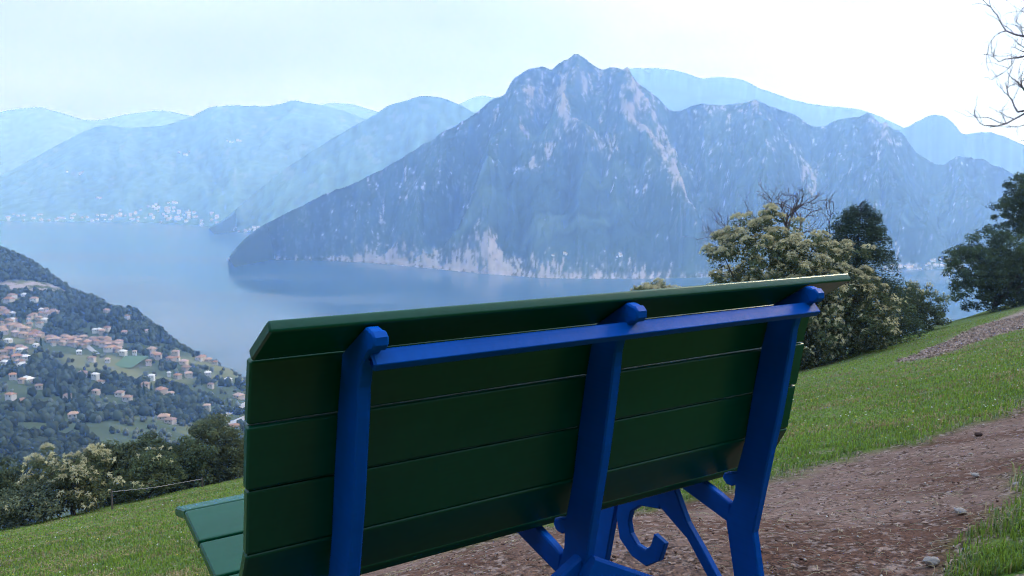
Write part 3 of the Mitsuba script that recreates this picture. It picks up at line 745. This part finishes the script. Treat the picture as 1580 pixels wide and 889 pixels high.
rv = np.random.default_rng(300)
V_ = [  # column, row, width in metres, wall tone, what it is
    (19, 458, 16, 4, 'pale house high on the left of the village under the crag'), (14, 466, 18, 4, 'pale house below the topmost house at the left'), (38, 458, 12, 4, 'white house right of the topmost pale houses'), (53, 464, 15, 4, 'low white house at the right of the topmost row'),
    (3, 478, 14, 1, None), (1, 490, 16, 3, None), (10, 486, 12, 1, None), (64, 481, 9, 4, 'white church tower-like house among the upper hamlet roofs'),
    (53, 488, 11, 0, 'U'), (60, 491, 12, 1, 'U'), (72, 487, 10, 2, 'U'), (78, 484, 11, 1, 'U'), (70, 495, 12, 4, 'U'), (47, 490, 10, 0, 'U'), (84, 481, 9, 3, 'U'),
    (18, 505, 18, 0, 'W'), (30, 507, 16, 1, 'W'), (40, 511, 15, 3, 'W'), (5, 513, 17, 1, 'W'), (55, 514, 15, 0, 'W'), (62, 518, 14, 1, 'W'), (50, 520, 13, 3, 'W'), (36, 518, 14, 1, 'W'), (24, 516, 15, 0, 'W'), (46, 527, 13, 1, 'W'), (58, 524, 12, 0, 'W'),
    (13, 526, 12, 4, 'bright white house at the left among dark trees'), (56, 534, 9, 4, 'tiny white house below the terracotta roofs on the left'),
    (78, 524, 16, 0, 'R'), (86, 527, 14, 1, 'R'), (100, 523, 14, 1, 'R'), (107, 527, 13, 3, 'R'), (115, 524, 14, 0, 'R'), (121, 529, 13, 1, 'R'), (129, 525, 14, 3, 'R'), (136, 529, 13, 1, 'R'), (144, 526, 14, 0, 'R'), (150, 530, 12, 1, 'R'), (156, 525, 13, 3, 'R'), (165, 525, 12, 0, 'R'), (112, 532, 14, 1, 'R'), (128, 534, 14, 3, 'R'),
    (147, 512, 9, 4, 'left one of two tall white buildings on the terraces'), (154, 512, 9, 4, 'right one of two tall white buildings on the terraces'), (192, 516, 11, 1, 'lone pinkish house in the woods above the sports field'), (165, 480, 12, 1, 'pinkish house alone on the wooded slope high above the row'),
    (160, 532, 13, 1, 'S'), (169, 530, 13, 0, 'S'), (178, 532, 13, 3, 'S'), (184, 530, 12, 1, 'S'), (174, 538, 14, 1, 'S'), (180, 541, 13, 3, 'S'),
    (190, 546, 12, 4, 'white house at the corner of the sports field'), (208, 546, 7, 4, 'narrow white building right of the sports field'),
    (30, 537, 14, 4, 'white walled house with a big roof in the lower left cluster'), (5, 546, 15, 1, 'Q'), (16, 543, 14, 3, 'Q'), (26, 553, 15, 0, 'Q'), (38, 553, 15, 4, 'Q'), (9, 563, 12, 4, 'Q'), (32, 562, 13, 2, 'Q'),
    (43, 588, 17, 4, 'long bright white roofed building among the lower trees'), (20, 584, 10, 4, 'small white house left of the long bright roof'), (128, 579, 13, 1, 'pink roofed house in the dark wood below the sports field'), (17, 616, 12, 4, 'pale house low on the slope at the left'), (35, 622, 10, 2, 'small pale house beside the low left one'),
    (235, 542, 14, 1, 'topmost of three ochre houses right of the sports field'), (240, 549, 14, 0, 'middle one of three ochre houses right of the sports field'), (244, 553, 13, 3, 'lowest of three ochre houses right of the sports field'), (271, 546, 13, 1, 'house near the ridge between dark trees'), (264, 556, 15, 1, 'wide house left of the three stepped houses'),
    (284, 561, 13, 1, 'upper one of three stepped houses near the point'), (288, 571, 14, 3, 'middle one of three stepped houses near the point'), (291, 580, 13, 0, 'lower ochre one of three stepped houses near the point'), (261, 579, 6, 4, 'tiny white hut below the stepped houses'),
    (352, 588, 11, 4, 'pale house on the point below the ridge trees'), (369, 612, 15, 1, 'round looking red roofed house near the lake road'), (250, 606, 15, 1, 'house standing alone in the wood below the stepped houses'), (253, 646, 15, 1, 'left one of two roofs just above the tall grey-green tree'), (263, 651, 13, 3, 'right one of two roofs just above the tall grey-green tree'),
    (362, 662, 14, 0, 'house beside the lake road close to the bench'), (312, 553, 12, 1, 'T'), (322, 556, 12, 3, 'T'), (333, 559, 12, 1, 'T'), (343, 562, 11, 0, 'T'), (185, 610, 11, 2, 'small pale house low in the wood in the middle of the slope')]
GRP = {'U': ('small house of the tight upper hamlet on the terraced slope', 'houses of the upper hamlet'), 'W': ('terracotta roofed house of the village core on the left', 'terracotta roofs of the village core'),
       'R': ('red roofed house of the long row above the green field', 'houses of the long row'), 'S': ('red roofed house packed together left above the sports field', 'houses above the sports field'),
       'Q': ('house in the lower left cluster among dark trees', 'houses of the lower left cluster'), 'Z': ('single small house scattered among the trees of the wooded slope', 'houses scattered in the wood'), 'T': ('low pinkish house along the top of the ridge by the lake', 'houses along the ridge'), None: ('pinkish house at the left edge of the village', 'houses at the left edge')}
spots = []
for (x0, x1, y0, y1, k, what) in [(0, 30, 470, 500, 8, None), (0, 66, 500, 524, 14, 'W'), (44, 90, 480, 498, 6, 'U'), (72, 168, 520, 534, 14, 'R'), (156, 190, 528, 542, 6, 'S'), (0, 44, 538, 568, 8, 'Q'), (262, 345, 544, 566, 6, 'T'), (20, 330, 560, 650, 16, 'Z'), (90, 260, 490, 560, 8, 'Z')]:
    for _ in range(k): V_.append((rv.uniform(x0, x1), rv.uniform(y0, y1), rv.uniform(8, 12), int(rv.integers(0, 5)), what))
for px, py, wid, tone, what in V_:
    p = land_at(px, py + 3, headland)
    if p is None: continue
    p[2] = float(headland(p[:1], p[1:2])[0]); spots.append(p)
    lab, grp = GRP[what] if what in GRP else (what, None)
    roof = np.array(ROOFS[rv.integers(0, 5)]) * rv.uniform(.85, 1.1)
    if tone == 4 and rv.random() < .6: roof = np.array([.62, .58, .55])
    house(p, wid * .72, wid * rv.uniform(.5, .68), rv.uniform(4.5, 7.5), rv.uniform(-.7, .7), np.array(WALLS[tone]) * rv.uniform(.62, .9), roof, rv, lab, grp)
# sports field, lake road
pf = land_at(193, 559, headland)
def draped(x0, x1, y0, y1, lift, rot=0.0, n=14):
    a, b = np.meshgrid(np.linspace(x0, x1, n), np.linspace(y0, y1, n), indexing='ij')
    x, y = pf[0] + a * math.cos(rot) - b * math.sin(rot), pf[1] + a * math.sin(rot) + b * math.cos(rot)
    return x, y
fx, fy = draped(-23, 22, -28, 24, 0)
fz = np.full_like(fx, float(headland(pf[:1], pf[1:2])[0]) + 1.2) + (fy - pf[1]) * .10
F_ = Soup()
top = np.stack([fx, fy, fz], -1).reshape(-1, 3)
F_.add(top, grid_faces(14, 14), np.array([.10, .155, .095]))
F_.build('sports_field', 'painted_plaster'); struct('sports_field', 'green sports field in the middle of the village', 'sports field')
rd = [land_at(px, py, headland) for px, py in [(336, 646), (350, 640), (365, 632), (380, 625), (398, 616)]]
rd2 = [land_at(px, py, headland) for px, py in [(352, 656), (366, 651), (380, 646), (398, 640)]]
rd3 = [land_at(px, py, headland) for px, py in [(134, 534), (142, 541), (150, 547)]]
for r_, wd, lab in ((rd, 9, 'upper grey lake road at the foot of the headland'), (rd2, 8, 'lower grey road beside the lake road'), (rd3, 7, 'pale lane between the row of houses and the field')):
    q = np.array(r_); t = np.gradient(q, axis=0)[:, :2]; t /= np.linalg.norm(t, axis=1, keepdims=True); nn = np.stack([-t[:, 1], t[:, 0]], 1)
    rows = []
    for k in (-1, 0, 1):
        xy = q[:, :2] + nn * k * wd / 2; rows.append(np.column_stack([xy, headland(xy[:, 0], xy[:, 1]).max() * 0 + np.maximum(q[:, 2], headland(xy[:, 0], xy[:, 1])) + .5]))
    Rr = Soup(); V3 = np.stack(rows, 1); Rr.add(V3.reshape(-1, 3), grid_faces(len(q), 3), np.array([.30, .29, .29]))
    key = numbered('village_road'); Rr.build(key, 'painted_plaster'); struct(key, lab, 'road')

# trees of the headland: a wood nobody could count
rt = np.random.default_rng(301)
hx, hy = rt.uniform(-1350, 60, 60000), rt.uniform(470, 1750, 60000)
dens = fb(hx / 80, hy / 80, 110, 4) + .12 * sstep(1250, 1450, hy)
wood = sstep(.43, .52, dens)
keep = (rt.random(60000) < .10 + .9 * wood)
hz = headland(hx, hy)
keep &= (hz > LAKE + 3)
sx_, sy_ = np.array(spots)[:, 0], np.array(spots)[:, 1]
for a, b_ in zip(sx_, sy_):
    keep &= ~((np.abs(hx - a) < 10) & (hy > b_ - 22) & (hy < b_ + 9))
keep &= ~((np.abs(hx - pf[0]) < 26) & (hy > pf[1] - 42) & (hy < pf[1] + 28))
for q in rd + rd2 + rd3: keep &= np.hypot(hx - q[0], hy - q[1]) > 11
keep &= np.abs(hx / hy + .52) < .30
crg = np.hypot((hx - crag[0] + 15) / 75, (hy - crag[1] + 45) / 40) > .9
keep &= crg
hx, hy, hz, wood = hx[keep], hy[keep], hz[keep], wood[keep]
ico = trimesh.creation.icosphere(subdivisions=0); iv, if_ = np.array(ico.vertices), np.array(ico.faces)
n = len(hx)
olive = (fb(hx / 120, hy / 120, 112, 2) > .5) & (wood < .7)
rad = np.where(olive, rt.uniform(1.8, 3.2, n), rt.uniform(2.6, 5.2, n)); hgt = rad * rt.uniform(.9, 1.5, n)
cyp = (rt.random(n) < .010) & (hz < -215)
rad[cyp] *= .4; hgt[cyp] *= 2.0
vv = iv[None] * (1 + .35 * rt.uniform(-1, 1, (n, len(iv), 1))) * np.stack([rad, rad, hgt], 1)[:, None] + np.stack([hx, hy, hz + hgt * .75], 1)[:, None]
cols = np.where(olive[:, None], np.array([.085, .097, .080]), np.array([.041, .053, .039])) * rt.uniform(.45, 1.5, (n, 1)) * (.6 + .9 * fb(hx / 45, hy / 45, 119, 3))[:, None]
cols[cyp] = np.array([.02, .035, .022])
shade = rt.uniform(.75, 1.2, (n, len(iv), 1))
ff = (if_[None] + (np.arange(n) * len(iv))[:, None, None]).reshape(-1, 3)
W_ = Soup(); W_.add(vv.reshape(-1, 3), ff, (cols[:, None] * shade).reshape(-1, 3))
W_.build('headland_wood', 'painted_plaster', smooth=True)
tag('headland_wood', 'mixed wood and olive groves covering the headland around the village', 'wood', kind='stuff')
# one round tree standing clear on the shoulder above the lake
q = at(246, 527, 1290); q[2] = float(headland(q[:1], q[1:2])[0])
rng = np.random.default_rng(9)
S = Soup(); C_ = q + np.array([0, 0, 9])
dd = unit(rng.normal(size=(900, 3))); S.add(*leaf_cards(C_ + dd * rng.uniform(.5, 1, (900, 1)) * [7.5, 7.5, 7.0], unit(dd + [0, 0, .5]), rng.uniform(1.5, 2.8, 900), .8, rng, np.array([.032, .05, .028]) * rng.uniform(.7, 1.3, (900, 1))))
S.build('lone_round_tree__crown', 'leaf'); S = Soup(); tube(S, [q - [0, 0, 1], q + [0, 0, 9]], [.6, .35], BARKC); S.build('lone_round_tree__trunk', 'bark')
tag('lone_round_tree', 'round dark tree standing out on the headland shoulder against the lake', 'tree')


# far lakeside towns: single houses a pixel or two across
def far_house(c, w, rng, label, group):
    key = numbered('far_house'); tag(key, label, 'house', group)
    S = Soup(); h = w * rng.uniform(.4, .6); d = w * .7
    b = trimesh.creation.box(bounds=[[-w / 2, -d / 2, -6], [w / 2, d / 2, h]]); S.add(b.vertices + c, b.faces, np.array([.72, .68, .64]) * rng.uniform(.75, 1.1))
    v = np.array([(-w * .54, -d * .56, h), (w * .54, -d * .56, h), (w * .54, d * .56, h), (-w * .54, d * .56, h), (-w * .5, 0, h + d * .3), (w * .5, 0, h + d * .3)]) + c
    S.add(v, [(0, 1, 5), (0, 5, 4), (2, 3, 4), (2, 4, 5), (1, 2, 5), (3, 0, 4)], np.array([.50, .38, .32]) * rng.uniform(.8, 1.25))
    S.build(key, 'painted_plaster')


def town(boxes, label, group, mesh_h, wid, seed):
    r_ = np.random.default_rng(seed)
    for (x0, x1, y0, y1, n_) in boxes:
        for k in range(n_):
            px, py = r_.uniform(x0, x1), r_.uniform(y0, y1)
            p = mesh_h(px, py)
            if p is not None: far_house(p, r_.uniform(*wid), r_, label, group)


def on_mesh(V):
    """stands a house on the mountain side: the nearest surface sample along the surveyed direction"""
    P = V.reshape(-1, 3); P = P[P[:, 2] > LAKE - 1]
    ang = np.stack([P[:, 0] / P[:, 1], P[:, 2] / P[:, 1]], 1)
    from scipy.spatial import cKDTree
    tr = cKDTree(ang)
    def f(px, py):
        d = view_dir(px, py); k = tr.query(np.array([d[0] / d[1], d[2] / d[1]]), 6)[1]
        c = P[k]; return c[np.argmin(c[:, 1])].copy()
    return f


VM = {k: meshkit.WRITTEN[scene[k]['filename']][0].astype(float) for k in ('rocky_mountain', 'wooded_mountain', 'hazy_mountain')}
f1, f2, f3 = on_mesh(VM['hazy_mountain']), on_mesh(VM['wooded_mountain']), on_mesh(VM['rocky_mountain'])
town([(0, 180, 329, 339, 34), (180, 300, 322, 341, 50), (225, 275, 310, 325, 16), (295, 335, 326, 345, 12)], 'tiny pale house of the lakeside town on the far left shore', 'houses of the far lakeside town', f1, (13, 27), 401)
town([(150, 160, 300, 306, 3), (97, 135, 262, 268, 5), (270, 295, 232, 240, 5), (335, 378, 215, 221, 7)], 'tiny pale house of a hamlet high on the pale mountain at the left', 'houses of the mountain hamlets', f1, (13, 24), 402)
town([(360, 405, 349, 358, 12)], 'tiny pale house on the shore behind the foot of the rocky mountain', 'houses on the shore behind the mountain foot', f2, (9, 18), 403)
town([(1362, 1480, 408, 414, 22), (1425, 1478, 397, 410, 26)], 'tiny pale house of the lakeside town at the right below the mountain', 'houses of the lakeside town at the right', f3, (6, 11), 404)
town([(850, 875, 390, 394, 5), (930, 960, 392, 397, 4)], 'tiny pale house at the forest foot of the rocky mountain', 'houses at the foot of the mountain', f3, (6, 10), 405)
# ---------------------------------------------------------------- grass, stones, straw, wire
rg = np.random.default_rng(500)


def in_view(x, y, margin=.10):
    return (y > 2.5) & (np.abs(x / y) < .64 + margin)


def scatter(n, y0, y1, power):
    """points over the meadow, thinning out with distance"""
    u = rg.random(n); power = power if abs(power - 1) > 1e-3 else 1.001
    y = (y0 ** (1 - power) + u * (y1 ** (1 - power) - y0 ** (1 - power))) ** (1 / (1 - power))
    x = rg.uniform(-.78, .78, n) * y
    return x, y


def blades(x, y, ln, wd, col, lean=.45):
    n = len(x); z = ground(x, y)
    a = rg.uniform(0, 6.283, n); d = np.stack([np.cos(a), np.sin(a), 0 * a], 1); s = np.stack([-np.sin(a), np.cos(a), 0 * a], 1)
    o = np.stack([x, y, z - .01], 1); k = rg.uniform(.1, 1, n)[:, None] * lean
    up = np.array([0, 0, 1.0])
    m = o + up * ln[:, None] * .55 + d * ln[:, None] * k * .25; t = o + up * ln[:, None] * (1 - .45 * k) + d * ln[:, None] * k
    w = wd[:, None] * s
    v = np.stack([o - w, o + w, m - w * .8, m + w * .8, t], 1).reshape(-1, 3)
    i = np.arange(n)[:, None] * 5
    f = np.concatenate([i + [[0, 1, 3]], i + [[0, 3, 2]], i + [[2, 3, 4]]], 0)
    c5 = np.repeat(col, 5, 0)
    return v, f, c5


def grass_layer(n, y0, y1, power):
    x, y = scatter(n, y0, y1, power)
    pm = path_mask(x, y); cm = chip_mask(x, y)
    tuft = fb(x / .35, y / .35, 510, 3); big = fb(x / 2.4, y / 2.4, 511, 4)
    keep = rg.random(n) < np.clip((1.15 - 1.6 * pm) * (1 - cm), 0, 1) * sstep(.25, .5, tuft)
    keep &= ~((pm > .02) & (rg.random(n) < .55))
    x, y, tuft, big = x[keep], y[keep], tuft[keep], big[keep]
    n = len(x)
    dist = np.hypot(x, y)
    ln = rg.uniform(.025, .10, n) * (.6 + 1.0 * big) * (.75 + .5 * tuft); wd = (.0026 + .00042 * dist) * rg.uniform(.7, 1.3, n)
    g = np.array([.155, .240, .038]); st = np.array([.26, .22, .11]); bl = np.array([.13, .20, .075])
    c = g * rg.uniform(.6, 1.4, (n, 1)) * (.7 + .7 * fb(x / 5, y / 5, 512, 3))[:, None]
    c = np.where((rg.random(n) < .30)[:, None], bl * rg.uniform(.7, 1.3, (n, 1)), c)
    dry = sstep(.56, .72, fb(x / 2.1, y / 1.3, 91, 4))
    c = np.where((rg.random(n) < .06 + .5 * dry)[:, None], st * rg.uniform(.6, 1.2, (n, 1)), c)
    return blades(x, y, ln, wd, c)


G = Soup()
G.add(*grass_layer(400000, 5.0, 75, 1.5))
# longer grey-green tufts along the ragged edges of the soil
x, y = scatter(90000, 4.5, 24, 1.3); pm = path_mask(x, y); k = (pm > .01) & (pm < .75) & (fb(x / .28, y / .28, 530, 3) > .48); x, y = x[k], y[k]; n = len(x)
c = np.where((rg.random(n) < .45)[:, None], [.17, .21, .13], [.14, .21, .055]) * rg.uniform(.6, 1.25, (n, 1)); c = np.where((rg.random(n) < .22)[:, None], [.34, .29, .18], c)
G.add(*blades(x, y, rg.uniform(.035, .12, n), .0028 + .00035 * np.hypot(x, y), c, lean=.95))
# dry flattened patches in the turf
x, y = scatter(150000, 5, 45, 1.5); k = (path_mask(x, y) < .05) & (fb(x / 1.7, y / 1.1, 533, 4) > .565); x, y = x[k], y[k]; n = len(x)
G.add(*blades(x, y, rg.uniform(.04, .11, n), .0028 + .0004 * np.hypot(x, y), np.array([.36, .29, .16]) * rg.uniform(.5, 1.2, (n, 1)), lean=1.0))
G.build('meadow_grass', 'leaf')
tag('meadow_grass', 'short green grass of the sloping meadow', 'grass', kind='stuff')
# small flowers and seed heads
x, y = scatter(3000, 6, 40, 1.4); k = (path_mask(x, y) < .02) & (chip_mask(x, y) < .05) & (fb(x / 1.5, y / 1.5, 520, 3) > .5); x, y = x[k], y[k]
n = len(x); z = ground(x, y) + rg.uniform(.05, .13, n); p = np.stack([x, y, z], 1)
colf = np.where((rg.random(n) < .3)[:, None], [.55, .45, .08], [.62, .62, .58])
Fl = Soup(); Fl.add(*leaf_cards(p, unit(np.array([0, -.3, 1]) + rg.normal(0, .3, (n, 3))), rg.uniform(.010, .022, n) * (1 + np.hypot(x, y) / 18), .9, rg, colf)); Fl.build('meadow_flowers', 'leaf')
tag('meadow_flowers', 'tiny white and yellow flowers scattered in the grass', 'flowers', kind='stuff')
# pebbles on the soil
rock = trimesh.creation.icosphere(subdivisions=0); rv_, rf_ = np.array(rock.vertices), np.array(rock.faces)


def pebbles(n, mask, r0, r1, col, y0=2.5, y1=15, flat=.55):
    x, y = scatter(n, y0, y1, 1.0); k = mask(x, y) > .6; x, y = x[k], y[k]; n = len(x)
    r = r0 * (r1 / r0) ** (rg.random(n) ** 2.2)
    v = rv_[None] * (1 + .35 * rg.uniform(-1, 1, (n, len(rv_), 1))) * np.stack([r, r * rg.uniform(.6, 1, n), r * flat], 1)[:, None]
    a = rg.uniform(0, 6.28, n); ca, sa = np.cos(a)[:, None], np.sin(a)[:, None]
    v = np.stack([v[..., 0] * ca - v[..., 1] * sa, v[..., 0] * sa + v[..., 1] * ca, v[..., 2]], -1) + np.stack([x, y, ground(x, y) - .035 + r * .2], 1)[:, None]
    f = (rf_[None] + (np.arange(n) * len(rv_))[:, None, None]).reshape(-1, 3)
    c = np.repeat(np.array(col) * rg.uniform(.5, 1.15, (n, 1)), len(rv_), 0)
    return v.reshape(-1, 3), f, c


Pb = Soup(); Pb.add(*pebbles(3600, path_mask, .004, .015, (.40, .36, .32))); Pb.add(*pebbles(9000, path_mask, .004, .018, (.15, .095, .075)))
Pb.build('pebbles', 'stone', smooth=True); tag('pebbles', 'small pale pebbles and clods strewn over the bare soil', 'pebbles', kind='stuff')
# straw and twigs on the soil
x, y = scatter(4200, 3, 14, 1.0); k = path_mask(x, y) > .3; x, y = x[k], y[k]; n = len(x)
St = Soup(); a = rg.uniform(0, 6.28, n); ln = rg.uniform(.03, .13, n); d = np.stack([np.cos(a), np.sin(a)], 1)
for i in range(n):
    p0 = np.array([x[i], y[i]]) - d[i] * ln[i] / 2; p1 = p0 + d[i] * ln[i]; mid = (p0 + p1) / 2 + rg.normal(0, .01, 2)
    P3 = [np.array([*q, float(ground(*q)) - .02 + h_]) for q, h_ in ((p0, .004), (mid, .015), (p1, .004))]
    tube(St, P3, [.0022, .0025, .0012], np.array([.36, .30, .20]) * rg.uniform(.5, 1.1), 4)
St.build('dry_straw', 'stone'); tag('dry_straw', 'dry straw and twigs lying on the bare soil', 'straw', kind='stuff')
# wood chips across the meadow
x, y = scatter(70000, 32, 62, 1.0); k = chip_mask(x, y) > .45; x, y = x[k], y[k]; n = len(x)
nr = unit(np.array([0, 0, 1]) + rg.normal(0, .5, (n, 3))); Ch = Soup()
Ch.add(*leaf_cards(np.stack([x, y, ground(x, y) + rg.uniform(.01, .07, n)], 1), nr, rg.uniform(.08, .28, n), .4, rg, np.array([.40, .31, .26]) * rg.uniform(.35, 1.3, (n, 1))))
Ch.build('wood_chips', 'stone'); tag('wood_chips', 'pale brown wood chips in a strip across the meadow at the right', 'wood chips', kind='stuff')
# larger stones one can point at
for (px, py, r, lab) in [(1438, 862, .055, 'largest grey stone on the bare soil near the lower right corner'), (1482, 785, .045, 'flat pale stone on the soil halfway up the right side'), (1505, 730, .04, 'pale flat stone by the long dry twig at the right'), (1573, 745, .05, 'rounded pinkish stone at the right edge of the soil'),
                         (1402, 772, .022, 'small white stone in the middle of the bare soil'), (1498, 698, .025, 'small white stone near the upper edge of the soil'), (1464, 875, .03, 'small pale stone right of the largest stone'), (1510, 668, .05, 'dark clod of earth at the top of the soil bank')]:
    p = land_at(px, py, ground, 1, 60) if False else None
    Ys = np.arange(2.5, 30, .03); dd = view_dir(px, py); Q = dd[None] * (Ys / dd[1])[:, None]; hit = np.nonzero(Q[:, 2] < ground(Q[:, 0], Q[:, 1]))[0][0]; p = Q[hit]
    m = trimesh.creation.icosphere(subdivisions=3); v = np.array(m.vertices); v = v * (1 + .5 * (meshkit.fbm(v * 1.3 + px, 3, 7)[:, None] - .5)) * np.array([r, r * .8, r * .55]) + p - [0, 0, .02]
    key = numbered('loose_stone'); dark = 'dark' in lab
    scene[key] = mikit.ply((v, m.faces), 'stone', smooth=True, color=np.broadcast_to(np.array([.06, .04, .035] if dark else [.26, .23, .21]), v.shape) * (.75 + .5 * meshkit.fbm(v * 60, 3, 8)[:, None]))
    tag(key, lab, 'stone')
# wire of a pasture fence by the left trees
wp = [at(172, 759, 40.5), at(240, 752, 44), at(312, 739, 51)]
tt = np.linspace(0, 1, 20); wpts = np.stack([np.interp(tt, [0, .5, 1], [q[i] for q in wp]) for i in range(3)], 1)
Wr = Soup(); tube(Wr, wpts, np.full(20, .013), np.array([.32, .31, .33]), 5); Wr.build('fence_wire__wire', 'stone')
for q in (wp[0], wp[2]):
    Wr = Soup(); g_ = float(ground(q[0], q[1])); tube(Wr, [[q[0], q[1], g_ - .4], [q[0], q[1], q[2] + .12]], [.05, .045], np.array([.10, .085, .075]), 7); Wr.build(numbered('fence_wire__post'), 'bark')
tag('fence_wire', 'thin wire strung in front of the trees below the meadow', 'fence')
